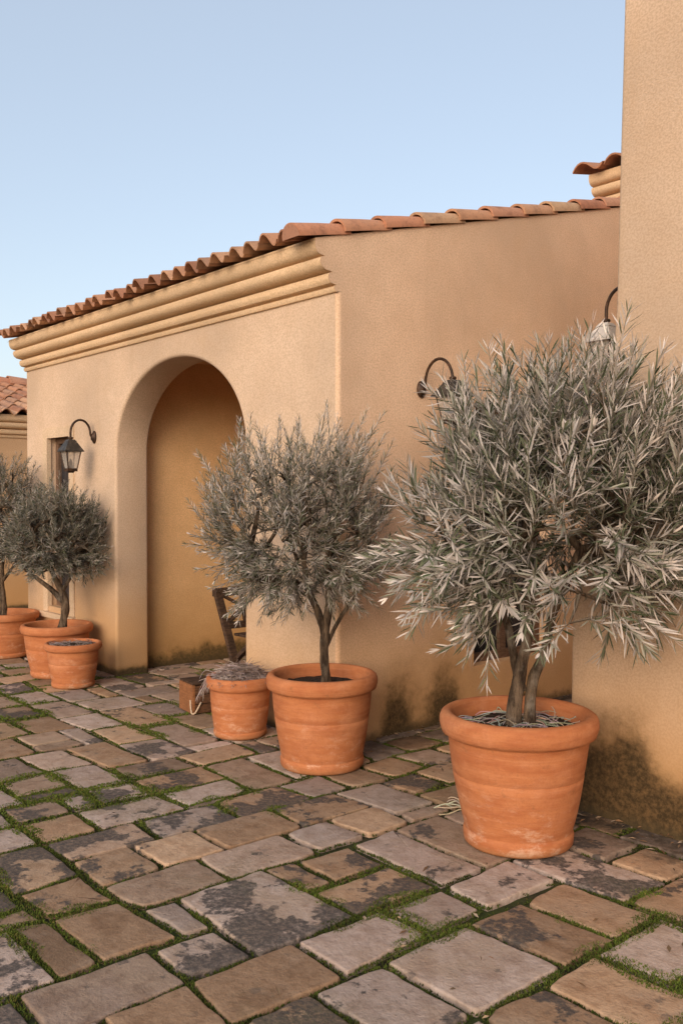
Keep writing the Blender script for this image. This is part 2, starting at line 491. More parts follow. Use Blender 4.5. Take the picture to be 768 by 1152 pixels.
def build_moss():
    R = random.Random(5)
    V = []; F = []; COL = []
    def inside_building(x, y):
        return (y > 3.54 and x < -4.2 and not (-7.0 < x < -5.2)) or (y > 3.70 and x > -2.68)
    for (out, cx, cy, z) in POLYS:
        d = math.hypot(cx, cy)
        if d > 9.5 or cx > .6 or inside_building(cx, cy): continue
        fwd = -cx*math.sin(YAW)+cy*math.cos(YAW)
        if fwd < 1.2: continue
        dens = 1.0 if d < 4 else (.6 if d < 6 else .3)
        per = int(9*dens)+1
        N = len(out)
        for k in range(N):
            a = out[k]; b = out[(k+1) % N]
            L = (b-a).length
            mid = (a+b)/2
            g = noise.fractal(Vector((mid.x*1.7+4, mid.y*1.7, 1.5)), 1.0, 2.0, 3)      # where the moss grows
            g2 = noise.noise(Vector((mid.x*8, mid.y*8, 7)))
            am = g*1.1 + g2*.55 + .40
            if am < 0: 
                if R.random() > .25: continue
                am = .12
            am = min(am, 1.1)
            outw = (mid-Vector((cx, cy))).normalized()
            cnt = int(L/.022*per*(1.0+am*3.6))
            spread_in = .009 + .042*max(0, am-.25)
            for _ in range(cnt):
                t = R.random(); p = a.lerp(b, t) + outw*R.uniform(-spread_in, .024)
                on = R.random()
                hgt = R.uniform(.001, .0055)*(.6+.6*am)
                ww = R.uniform(.0025, .0045)*(1.0 if d < 4 else (1.6 if d < 6 else 2.4))
                z0 = z-.016 + .012*min(1, am)
                ang = R.uniform(0, 2*PI); ca, sa = math.cos(ang), math.sin(ang)
                lx, ly = R.uniform(-.006, .006), R.uniform(-.006, .006)
                o = len(V)
                V.extend([(p.x-ca*ww, p.y-sa*ww, z0), (p.x+ca*ww, p.y+sa*ww, z0), (p.x+lx, p.y+ly, z0+hgt+.006)])
                F.append((o, o+1, o+2))
                s = R.uniform(.55, 1.25)*(.75+.5*noise.noise(p.to_3d()*5)+.35*g)
                if R.random() < .16: cc = (.19*s, .15*s, .04*s, 1)
                else: cc = (.125*s, .165*s, .022*s, 1)
                COL.extend([(cc[0]*.55, cc[1]*.55, cc[2]*.55, 1)]*2 + [cc])
    m = MB(); m.v = V; m.f = F; m.c = COL
    o = m.build('moss', M['moss'], kind='stuff')
    tag(o, 'green moss growing in the joints between the paving stones', 'moss')
build_moss()

# ------------------------------------------------------------------ roof sheets and cornices
def tile_col(R):
    b = R.choice([(.36,.155,.09), (.32,.13,.075), (.27,.105,.062), (.40,.19,.115), (.30,.14,.09)])
    k = R.uniform(.88, 1.15)*1.3
    return (b[0]*k, b[1]*k*1.18, b[2]*k*1.15, 1)

def tile_sheet(m, O, U, V, W, width, length, pitch=.172, course=.34, seed=1, amp=.040, thick=.014):
    """S-tile roof: U along the eave, V up the slope, W the roof's normal"""
    R = random.Random(seed); O = Vector(O)
    nc = int(width/pitch); nr = max(1, int(math.ceil(length/course)))
    K = 10
    for c in range(nc):
        for r in range(nr):
            col = tile_col(R); dz = R.uniform(-.007, .007); dv = R.uniform(-.026, .022); roll = R.uniform(-.006, .006)
            vs = []
            v0 = r*course + dv - .02; v1 = (r+1)*course + .05
            for (vv, lift) in ((v0, .030), ((v0+v1)/2, .018), (v1, .004)):
                for side in (0, 1):
                    for k in range(K+1):
                        t = k/K
                        # convex cover on 60 % of the pitch, pan for the rest
                        if t < .62: hgt = amp*math.sin(PI*t/.62)**.8 + .01
                        else: hgt = -.55*amp*math.sin(PI*(t-.62)/.38)**.9 + .01
                        p = O + U*((c + t)*pitch) + V*vv + W*(hgt + lift + dz + roll*(t-.5)*4 - (thick if side else 0))
                        vs.append(p)
            n = K+1; fs = []
            def idx(row, side, k): return (row*2+side)*n + k
            for row in (0, 1):
                for k in range(K):
                    fs.append((idx(row,0,k), idx(row,0,k+1), idx(row+1,0,k+1), idx(row+1,0,k)))
                    fs.append((idx(row,1,k+1), idx(row,1,k), idx(row+1,1,k), idx(row+1,1,k+1)))
            for k in range(K): fs.append((idx(0,1,k), idx(0,1,k+1), idx(0,0,k+1), idx(0,0,k)))
            dk = (col[0]*.5, col[1]*.45, col[2]*.45, 1)
            m.add(vs, fs, col)

def ridge_caps(m, A, B, n, r=.092, seed=3, ecap=True, jitter=.006):
    """half-barrel caps running from A (low) to B (high), each upper one lapping over the lower one"""
    R = random.Random(seed); A = Vector(A); B = Vector(B)
    ax = (B-A).normalized(); side = ax.cross(Vector((0,0,1))).normalized(); up = side.cross(ax)
    L = (B-A).length/n
    for k in range(n):
        col = tile_col(R); col = (.35*.46+.65*min(.55,col[0]*1.35), .35*.20+.65*col[1]*1.3, .35*.12+.65*col[2]*1.3, 1)
        p0 = A + ax*(k*L-.025) + up*R.uniform(0, jitter) + side*R.uniform(-jitter, jitter); p1 = A + ax*((k+1)*L+.03)
        vs = []; seg = 16
        for (p, rr, lift) in ((p0, r*1.10, .012), (p0.lerp(p1, .5), r*1.02, .004), (p1, r*.92, -.006)):
            for th in (0, .016):
                for q in range(seg+1):
                    a = PI*(q/seg)*1.06 - .03*PI
                    vs.append(p + side*math.cos(a)*(rr-th) + up*(math.sin(a)*(rr-th)*.95 + lift))
        n_ = seg+1; fs = []
        idx = lambda row, th, q: (row*2+th)*n_+q
        for row in (0, 1):
            for q in range(seg):
                fs.append((idx(row,0,q), idx(row,0,q+1), idx(row+1,0,q+1), idx(row+1,0,q)))
                fs.append((idx(row,1,q+1), idx(row,1,q), idx(row+1,1,q), idx(row+1,1,q+1)))
            for q in (0, seg):
                fs.append((idx(row,0,q), idx(row,1,q), idx(row+1,1,q), idx(row+1,0,q)))
        for q in range(seg): fs.append((idx(0,0,q+1), idx(0,0,q), idx(0,1,q), idx(0,1,q+1)))
        m.add(vs, fs, col)
        if k == 0 and ecap:                       # mortar plug closing the lowest cap
            o = [p0 - ax*.003 + side*math.cos(PI*q/seg)*(r*1.07) + up*(math.sin(PI*q/seg)*r*1.02 + .008) for q in range(seg+1)]
            m.add(o, [tuple(range(seg+1))], (.40, .20, .13, 1))

# moulded eaves profile: (outward from wall, height above underside)
CORN = [(0.0, 0.0), (.004, -.004), (.016, -.002), (.026, .012), (.027, .027), (.012, .036),
        (.030, .040), (.052, .043), (.066, .058), (.070, .080), (.064, .099), (.040, .107),
        (.068, .112), (.096, .116), (.122, .134), (.132, .160), (.126, .183), (.096, .191),
        (.130, .196), (.152, .206), (.166, .228), (.170, .252), (.170, .285)]
def cornice(m, A, U, Nn, length, z0, back=.02):
    """sweep the eaves profile along U from A; Nn points out of the wall"""
    A = Vector(A); prof = CORN + [(-back, .285), (-back, 0.0)]
    vs = []
    for s in (0, length):
        for (o, h) in prof: vs.append(A + U*s + Nn*o + Vector((0, 0, z0 + h)))
    n = len(prof)
    fs = [(k, (k+1) % n, n+(k+1) % n, n+k) for k in range(n)]
    fs.append(tuple(range(n-1, -1, -1))); fs.append(tuple(n+k for k in range(n)))
    m.add(vs, fs)

# ------------------------------------------------------------------ the house with the arch
WX, WY = -4.2, 3.534             # side wall plane, front wall plane
XL = -8.88                       # left end of the front wall
EAVE = 2.69
SL = .254                        # roof slope
YB = 9.0
house = thing('house', 'low peach plastered house with an arched entrance and clay tiled roof', 'house', (-6.5, 5.5, 0))

AX, AA, AB, AZ, TH = -6.1, .93, .665, 1.85, .30      # arch centre, half width, rise, springing height, wall thickness
def arch_curve(off=0.0, n=40):
    pts = [(AX - AA - off, -.03), (AX - AA - off, .6), (AX - AA - off, 1.2)]
    for k in range(n+1):
        a = PI - PI*k/n
        pts.append((AX + (AA+off)*math.cos(a), AZ + (AB+off)*math.sin(a)))
    pts += [(AX + AA + off, 1.2), (AX + AA + off, .6), (AX + AA + off, -.03)]
    return pts

def build_house():
    r = .025
    m = MB()
    # window opening in the front wall
    wx0, wx1, wz0, wz1 = -8.40, -7.90, .46, 2.03
    cx1 = WX - r
    xs_l = arch_curve(r)[0][0]; xs_r = arch_curve(r)[-1][0]
    def q(x0, x1, z0, z1, y=WY):
        nx = max(1, int((x1-x0)/.3)); 
        m.add([(x0,y,z0),(x1,y,z0),(x1,y,z1),(x0,y,z1)], [(0,1,2,3)])
    q(XL, wx0, -.03, EAVE+.1); q(wx1, xs_l, -.03, EAVE+.1); q(wx0, wx1, -.03, wz0); q(wx0, wx1, wz1, EAVE+.1)
    q(xs_r, cx1, -.03, EAVE+.1)
    ac = arch_curve(r)
    vs = []; fs = []
    core = ac[3:-3]
    for (x, z) in core: vs += [(x, WY, z), (x, WY, EAVE+.1)]
    for k in range(len(core)-1): fs.append((2*k, 2*k+2, 2*k+3, 2*k+1))
    m.add(vs, fs)
    # rounded arch edge and reveal
    secs = []
    for k in range(5):
        a = PI/2*k/4
        secs.append((r*(1-math.sin(a)), r*(1-math.cos(a))))
    secs += [(0, TH*.5), (0, TH-r)]
    for k in range(1, 4):
        a = PI/2*k/3
        secs.append((r*(1-math.cos(a)), TH-r+r*math.sin(a)))
    vs = []; fs = []; n = len(ac)
    for (off, dep) in secs:
        for (x, z) in arch_curve(off): vs.append((x, WY+dep, z))
    for s in range(len(secs)-1):
        for k in range(n-1):
            fs.append((s*n+k+1, s*n+k, (s+1)*n+k, (s+1)*n+k+1))
    rev = MB(); rev.add(vs, fs)
    # window reveal
    d = .14
    m.add([(wx0,WY,wz0),(wx0,WY,wz1),(wx0,WY+d,wz1),(wx0,WY+d,wz0)], [(0,1,2,3)])
    m.add([(wx1,WY,wz0),(wx1,WY,wz1),(wx1,WY+d,wz1),(wx1,WY+d,wz0)], [(3,2,1,0)])
    m.add([(wx0,WY,wz1),(wx1,WY,wz1),(wx1,WY+d,wz1),(wx0,WY+d,wz1)], [(0,1,2,3)])
    m.add([(wx0,WY,wz0),(wx1,WY,wz0),(wx1,WY+d,wz0),(wx0,WY+d,wz0)], [(3,2,1,0)])
    # left end wall and back wall
    m.add([(XL,WY,-.03),(XL,YB,-.03),(XL,YB,EAVE+.28+SL*(YB-WY)),(XL,WY,EAVE+.28)], [(3,2,1,0)])
    m.add([(XL,YB,-.03),(WX,YB,-.03),(WX,YB,EAVE+.28+SL*(YB-WY)),(XL,YB,EAVE+.28+SL*(YB-WY))], [(3,2,1,0)])
    wall = m.build('front_wall', M['front'], house)
    ro = rev.build('arch_reveal', M['front'], wall, smooth=True)
    # side wall with the cornice cut flush into it, and the window hole
    s = MB()
    sy0, sy1, sz0, sz1 = 4.72, 5.55, .34, 2.12
    top = lambda y: 2.975 + SL*(y-3.364)
    corner = []
    for k in range(6):
        a = PI/2*k/5
        corner.append((WX - r + r*math.sin(a), WY + r - r*math.cos(a)))
    vs = []; 
    for (x, y) in corner: vs += [(x, y, -.03), (x, y, EAVE)]
    s.add(vs, [(2*k, 2*k+2, 2*k+3, 2*k+1) for k in range(5)])
    ya = WY + r
    poly = [(ya, -.03), (sy0, -.03), (sy0, top(sy0)), (3.364, top(3.364))]
    poly += [(WY - o, EAVE + h) for (o, h) in reversed(CORN[:-1])] + [(ya, EAVE)]
    s.add([(WX, y, z) for (y, z) in poly], [tuple(range(len(poly)))])
    def qs(y0, y1, za, zb, zc=None):
        s.add([(WX,y0,za),(WX,y1,za),(WX,y1,zb if zc is None else zc),(WX,y0,zb)], [(0,1,2,3)])
    qs(sy0, sy1, -.03, sz0); qs(sy0, sy1, sz1, top(sy0), top(sy1)); qs(sy1, YB, -.03, top(sy1), top(YB))
    d = .16
    for (y0, z0, y1, z1) in ((sy0,sz0,sy0,sz1), (sy0,sz1,sy1,sz1), (sy1,sz1,sy1,sz0), (sy1,sz0,sy0,sz0)):
        s.add([(WX,y0,z0),(WX,y1,z1),(WX-d,y1,z1),(WX-d,y0,z0)], [(0,1,2,3)])
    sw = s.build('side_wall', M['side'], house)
    # cornice (stops 3 mm short of the side face)
    c = MB(); cornice(c, (XL-.01, WY, 0), Vector((1,0,0)), Vector((0,-1,0)), WX-.003-(XL-.01), EAVE)
    co_ = c.build('cornice', M['cornice'], house); smooth_by_angle(co_, 38)
    # porch behind the arch
    i = MB()
    x0, x1, y0, y1, zc = -7.17, -4.5, WY+TH+.003, 6.2, 2.66
    i.add([(x0,y0,-.03),(x0,y1,-.03),(x0,y1,zc),(x0,y0,zc)], [(0,1,2,3)])
    i.add([(x1,y0,-.03),(x1,y1,-.03),(x1,y1,zc),(x1,y0,zc)], [(3,2,1,0)])
    i.add([(x0,y1,-.03),(x1,y1,-.03),(x1,y1,zc),(x0,y1,zc)], [(0,1,2,3)])
    i.add([(x0,y0,zc),(x1,y0,zc),(x1,y1,zc),(x0,y1,zc)], [(0,1,2,3)])
    # back of the front wall around the arch
    ab = arch_curve(r)
    vs = []; fs = []
    yb = WY+TH
    for (x, z) in ab[3:-3]: vs += [(x, yb, z), (x, yb, zc+.02)]
    for k in range(len(ab[3:-3])-1): fs.append((2*k+1, 2*k+3, 2*k+2, 2*k))
    i.add(vs, fs)
    i.add([(x0-.02,yb,-.03),(xs_l,yb,-.03),(xs_l,yb,zc+.02),(x0-.02,yb,zc+.02)], [(3,2,1,0)])
    i.add([(xs_r,yb,-.03),(x1+.02,yb,-.03),(x1+.02,yb,zc+.02),(xs_r,yb,zc+.02)], [(3,2,1,0)])
    i.build('porch_wall', M['inside'], house)
    # roof
    m = MB()
    V = Vector((0, 1, SL)).normalized(); W = Vector((0, -SL, 1)).normalized()
    O = Vector((XL-.06, 3.305, 2.978))
    tile_sheet(m, O, Vector((1,0,0)), V, W, 4.72, 5.6, seed=4, amp=.047, thick=.011)
    # boarding under the tiles
    a = O - W*.03 + V*.05
    m.add([a, a+Vector((4.70,0,0)), a+Vector((4.70,0,0))+V*5.7, a+V*5.7], [(0,1,2,3)], (.2,.1,.06,1))
    roof = m.build('roof', M['tile'], house, smooth=False)
    smooth_by_angle(roof, 50)
    e = MB(); ridge_caps(e, (WX-.062, 3.27, 2.960), (WX-.062, 8.9, 2.960+SL*5.63), 17, r=.077, seed=8)
    rk = e.build('rake_tile', M['tile'], roof); smooth_by_angle(rk, 40)
    # ---- front window
    f = MB()
    yf = WY-.012
    t = .085
    f.box((wx0-t, yf, wz0-.05), (wx0+.012, WY+.03, wz1+t)); f.box((wx1-.012, yf, wz0-.05), (wx1+t, WY+.03, wz1+t))
    f.box((wx0+.013, yf, wz1-.012), (wx1-.013, WY+.03, wz1+t)); f.box((wx0-t-.02, yf-.03, wz0-.10), (wx1+t+.02, WY+.03, wz0-.052))
    win = f.build('window', M['trim'], house)
    g = MB(); yy = WY+.10
    for (a, b) in (((wx0,wz0),(wx0+.06,wz1)), ((wx1-.06,wz0),(wx1,wz1)), ((wx0+.061,wz1-.06),(wx1-.061,wz1)), ((wx0+.061,wz0),(wx1-.061,wz0+.06)), ((wx0+.061,1.22),(wx1-.061,1.26))):
        g.box((a[0], yy-.02, a[1]), (b[0], yy+.03, b[1]))
    g.build('frame', M['joinery'], win)
    p = MB(); p.add([(wx0,yy+.01,wz0),(wx1,yy+.01,wz0),(wx1,yy+.01,wz1),(wx0,yy+.01,wz1)], [(0,1,2,3)])
    p.build('pane', M['pane'], win)
    # ---- side window
    f = MB(); xf = WX+.012; t = .075
    xf = WX+.004
    f.box((WX-.03, sy0-t, sz0), (xf, sy0+.004, sz1+t)); f.box((WX-.03, sy1-.004, sz0), (xf, sy1+t, sz1+t))
    f.box((WX-.03, sy0+.005, sz1-.004), (xf, sy1-.005, sz1+t))
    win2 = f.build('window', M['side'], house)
    g = MB(); xx = WX-.11
    for (y0_, z0_, y1_, z1_) in ((sy0,sz0,sy0+.06,sz1), (sy1-.06,sz0,sy1,sz1), (sy0+.061,sz1-.06,sy1-.061,sz1), (sy0+.061,sz0,sy1-.061,sz0+.06), ((sy0+sy1)/2-.03,sz0+.061,(sy0+sy1)/2+.03,sz1-.061)):
        g.box((xx-.03, y0_, z0_), (xx+.02, y1_, z1_))
    g.build('frame', M['joinery'], win2)
    p = MB(); p.add([(xx-.01,sy0,sz0),(xx-.01,sy1,sz0),(xx-.01,sy1,sz1),(xx-.01,sy0,sz1)], [(0,1,2,3)])
    p.build('pane', M['pane'], win2)
build_house()

# ------------------------------------------------------------------ neighbouring buildings
def build_block():
    t = thing('plastered_building', 'tall pale peach plastered building at the right edge with a flared mossy foot', 'building', (-.8, 5.5, 0))
    y0 = 3.706; H = 4.25
    # left edge profile: flares outwards low down
    prof = [(-2.70,-.03), (-2.685,.3), (-2.68,.75), (-2.672,.95), (-2.645,1.15), (-2.60,1.35), (-2.545,1.6), (-2.50,1.85), (-2.465,2.1), (-2.445,2.35), (-2.43,3.0), (-2.41,3.8), (-2.40,H)]
    m = MB(); r = .022
    vs = []; secs = []
    for (x, z) in prof:
        row = [(2.2, y0, z)]
        row += [(-1.2, y0, z)]
        for k in range(6):
            a = PI/2*k/5
            row.append((x + r - r*math.sin(a), y0 + r - r*math.cos(a), z))
        row.append((x, 7.0, z)); row.append((2.2, 7.0, z)); row.append((2.2, y0, z))
        vs += row; n = len(row)
    fs = []
    for s in range(len(prof)-1):
        for k in range(n-1): fs.append((s*n+k+1, s*n+k, (s+1)*n+k, (s+1)*n+k+1))
    m.add(vs, fs)
    o = m.build('wall', M['block'], t); smooth_by_angle(o, 40)
    c = MB(); c.box((-2.47, y0-.07, H), (2.27, 7.07, H+.09))
    c.build('coping', M['tile'], t)
build_block()

def build_wing():
    t = thing('house_wing', 'taller plastered wing with moulded eaves rising behind the sloping tiled edge of the house', 'building', (-2, 8.2, 0))
    y0, x0, z0 = 7.05, -4.80, 3.975
    m = MB(); m.box((x0, y0, -.03), (1.5, 9.6, z0+.28))
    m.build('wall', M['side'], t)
    c = MB(); cornice(c, (x0-.01, y0, 0), Vector((1,0,0)), Vector((0,-1,0)), 6.4, z0, back=-.002)
    o = c.build('cornice', M['cornice'], t); smooth_by_angle(o, 38)
    # eaves return on the left end
    r = MB()
    V = Vector((0, 1, SL)).normalized(); W = Vector((0, -SL, 1)).normalized()
    tile_sheet(r, (x0-.10, y0-.24, z0+.288), Vector((1,0,0)), V, W, 6.4, 2.7, pitch=.30, seed=21, amp=.055)
    o = r.build('roof', M['tile'], t); smooth_by_angle(o, 50)
build_wing()

def build_far():
    t = thing('far_house', 'far plastered house with a low clay tiled roof at the left edge', 'house', (-14, 3, 0))
    X = -12.0; z0 = 2.29; ya, yb = -5.0, 8.6
    m = MB(); m.box((X-5, ya, -.03), (X, yb, z0+.24))
    m.build('wall', M['far'], t)
    c = MB(); cornice(c, (X, ya, 0), Vector((0,1,0)), Vector((1,0,0)), yb-ya, z0-.055, back=-.002)
    o = c.build('cornice', M['cornice'], t); smooth_by_angle(o, 38)
    r = MB(); sl = .26
    V = Vector((-1, 0, sl)).normalized(); W = Vector((sl, 0, 1)).normalized()
    tile_sheet(r, (X+.23, ya-.1, z0+.225), Vector((0,1,0)), V, W, yb-ya+.2, 2.6, pitch=.21, course=.36, seed=31, amp=.05)
    ridge_caps(r, (X+.23-2.5, ya, z0+.255+.65), (X+.23-2.5, yb, z0+.255+.65), 34, r=.11, seed=5)
    a = Vector((X+.20-2.52, ya, z0+.225+.66))
    r.add([a, a+Vector((0,yb-ya,0)), a+Vector((-2.6,yb-ya,-.66)), a+Vector((-2.6,0,-.66))], [(0,1,2,3)], (.3,.13,.08,1))
    o = r.build('roof', M['tile'], t); smooth_by_angle(o, 50)
build_far()

# ------------------------------------------------------------------ lanterns
def build_lantern(loc, rotz, label, mats=('iron', 'iron_roof'), R_=.088, sc=.82, lift=0.0):
    """built at the origin projecting towards -Y, then placed"""
    t = thing('wall_lantern', label, 'lantern', (0,0,0), 'iron lanterns on the house walls')
    a = MB()
    prof = [(0.0,-.0), (.036,0), (.036,.010), (.024,.018), (.018,.03), (0,.034)]
    seg = 20; vs = []
    for (r_, d_) in prof:
        for k in range(seg):
            an = 2*PI*k/seg; vs.append((r_*math.cos(an), -d_, r_*1.5*math.sin(an)))
    a.add(vs, [(i*seg+k, i*seg+(k+1) % seg, (i+1)*seg+(k+1) % seg, (i+1)*seg+k) for i in range(len(prof)-1) for k in range(seg)])
    a.build('wall_plate', M[mats[0]], t, smooth=True)
    path = [(0,-.02,0), (0,-.035,.01)]
    for k in range(15):
        an = PI*k/14
        path.append((0, -.04 - R_ + R_*math.cos(an) - .0, 0.03 + R_*math.sin(an)*1.25))
    path += [(0,-.04-2*R_,-.005+lift), (0,-.04-2*R_,-.03+lift)]
    g = MB(); g.tube(path, .0095, 10)
    cxy = -.04-2*R_
    g.lathe([(.0,-.0),(.02,-.002),(.024,-.012),(.014,-.022),(.014,-.03)], (0,cxy,-.005+lift), 16)
    g.build('arm', M[mats[0]], t, smooth=True)
    r_ = MB()
    def frustum(mb, w0, z0_, w1, z1_, cap=True):
        vs = []
        for (w_, z_) in ((w0,z0_),(w1,z1_)):
            w_ *= sc; z_ += lift; vs += [(-w_,cxy-w_,z_),(w_,cxy-w_,z_),(w_,cxy+w_,z_),(-w_,cxy+w_,z_)]
        fs = [(0,1,5,4),(1,2,6,5),(2,3,7,6),(3,0,4,7)]
        if cap: fs += [(3,2,1,0),(4,5,6,7)]
        mb.add(vs, fs)
    frustum(r_, .050,-.048,.032,-.028); frustum(r_, .098,-.120,.048,-.050); frustum(r_, .102,-.130,.101,-.121)
    rr = r_.build('lamp_roof', M[mats[1]], t)
    f = MB()
    zt, zb, wt, wb = -.126, -.282, .076, .046
    for (sx, sy) in ((1,1),(1,-1),(-1,1),(-1,-1)):
        f.bar((sx*wt*sc, cxy+sy*wt*sc, zt+lift), (sx*wb*sc, cxy+sy*wb*sc, zb+lift), .008, .008)
    frustum(f, .052, zb-.012, .050, zb+.004); frustum(f, .020, zb-.024, .03, zb-.013)
    for sx in (1, -1):
        wq = wb*sc; zq = zb+.008+lift
        f.bar((sx*wq, cxy-wq, zq), (sx*wq, cxy+wq, zq), .01, .01); f.bar((-wq, cxy+sx*wq, zq), (wq, cxy+sx*wq, zq), .01, .01)
    f.build('frame', M[mats[0]], t)
    p = MB(); frustum(p, wb-.004, zb+.006, wt-.004, zt, cap=False)
    p.build('glass', M['lamp_glass'], t)
    b = MB(); b.lathe([(0,0),(.016,0),(.017,.03),(.014,.034),(.014,.065),(.004,.085),(0,.088)], (0,cxy,zb+.005+lift), 12)
    b.build('bulb_holder', M['iron'], t, smooth=True)
    t.location = loc; t.rotation_euler = (0,0,rotz)
    return t
l1 = build_lantern((-7.41, WY, 1.985), 0, 'iron lantern on the front wall left of the arch, above the small olive trees')
build_lantern((WX, 4.22, 2.165), PI/2, 'dark iron lantern on the shaded side wall, half hidden by the largest olive tree', R_=.118, sc=.95, lift=.062)
l3 = build_lantern((-2.447, 3.96, 2.365), -PI/2, 'pale topped lantern behind the upper right edge, just above the largest olive tree', ('iron', 'zinc'), R_=.10)
l3.scale = (.9, .9, .9)

# ------------------------------------------------------------------ pots
POTG = 'terracotta pots standing on the paving'
def build_pot(loc, R, Rb, H, label, seed, lip=.093, soil_drop=.075):
    t = thing('terracotta_pot', label, 'pot', loc, POTG)
    L = lip*H/.55
    zr = H-L
    rw = R-.031*R/.338
    k = R/.338
    P = [(0,.004),(Rb*.94,.0),(Rb*1.0,.005),(Rb*1.035,.014),(Rb*1.045,.05*H/.55),(Rb*1.03,.060*H/.55),(Rb*1.012,.064*H/.55),(Rb*1.022,.070*H/.55)]
    for q in range(1, 11):
        s = q/10
        z = .070*H/.55 + (zr-.012-.070*H/.55)*s
        r_ = Rb*1.022 + (rw-.006-Rb*1.022)*(s**.92) + .006*k*math.sin(PI*s)
        P.append((r_, z))
        if q == 6: P += [(r_-.003, z+.003), (r_-.0005, z+.007)]
    P += [(rw-.004,zr-.006),(rw+.004,zr+.0),(rw+.022*k,zr+.008),(R-.006*k,zr+L*.22),(R,zr+L*.45),(R-.001,zr+L*.68),(R-.008*k,zr+L*.87),
          (R-.022*k,zr+L*.98),(R-.036*k,zr+L),(R-.048*k,zr+L*.95),(R-.054*k,zr+L*.80),(R-.062*k,zr+L*.2),(R-.075*k,zr-.06)]
    m = MB(); m.lathe(P, loc, 72, wob=.012, seed=seed)
    m.build('body', M['pot'], t, smooth=True)
    s = MB(); zs = H-soil_drop; rs = R-.055*k
    prof = [(0,zs+.014)] + [(rs*q/6, zs+.014*(1-(q/6)**2)) for q in range(1, 7)]
    s.lathe(prof, loc, 40, wob=.05, seed=seed+3)
    o = s.build('soil', M['soil'], t, smooth=True)
    rnd = random.Random(seed)
    me = o.data
    for v in me.vertices: v.co.z += rnd.uniform(-.006, .008)
    return t

P_BIG = (-2.568, 3.178, 0); P_MID = (-3.994, 3.244, 0); P_SM = (-4.823, 3.262, 0)
P_L3 = (-6.90, 3.10, 0); P_L2 = (-7.40, 3.185, 0); P_L1 = (-8.62, 3.20, 0); P_HID = (-4.43, 3.395, 0)
build_pot(P_BIG, .338, .226, .565, 'largest terracotta pot in the right foreground, holding the biggest olive tree', 1)
build_pot(P_MID, .309, .222, .515, 'big terracotta pot at the house corner, holding the middle olive tree', 2)
build_pot(P_SM, .211, .158, .375, 'terracotta pot filled with dry lavender stems, between the crate and the corner olive pot', 3, lip=.11, soil_drop=.045)
build_pot(P_L3, .221, .158, .345, 'small terracotta pot without a tree, in front of the arch left pier', 4, lip=.09, soil_drop=.03)
build_pot(P_L2, .294, .205, .43, 'terracotta pot with the leaning olive tree below the lantern left of the arch', 5)
build_pot(P_L1, .314, .235, .41, 'terracotta pot cut by the left edge of the picture, holding the leftmost olive tree', 6)
build_pot(P_HID, .125, .095, .20, 'little terracotta pot tucked behind the dry lavender pot and the corner olive pot', 7, lip=.11, soil_drop=.03)

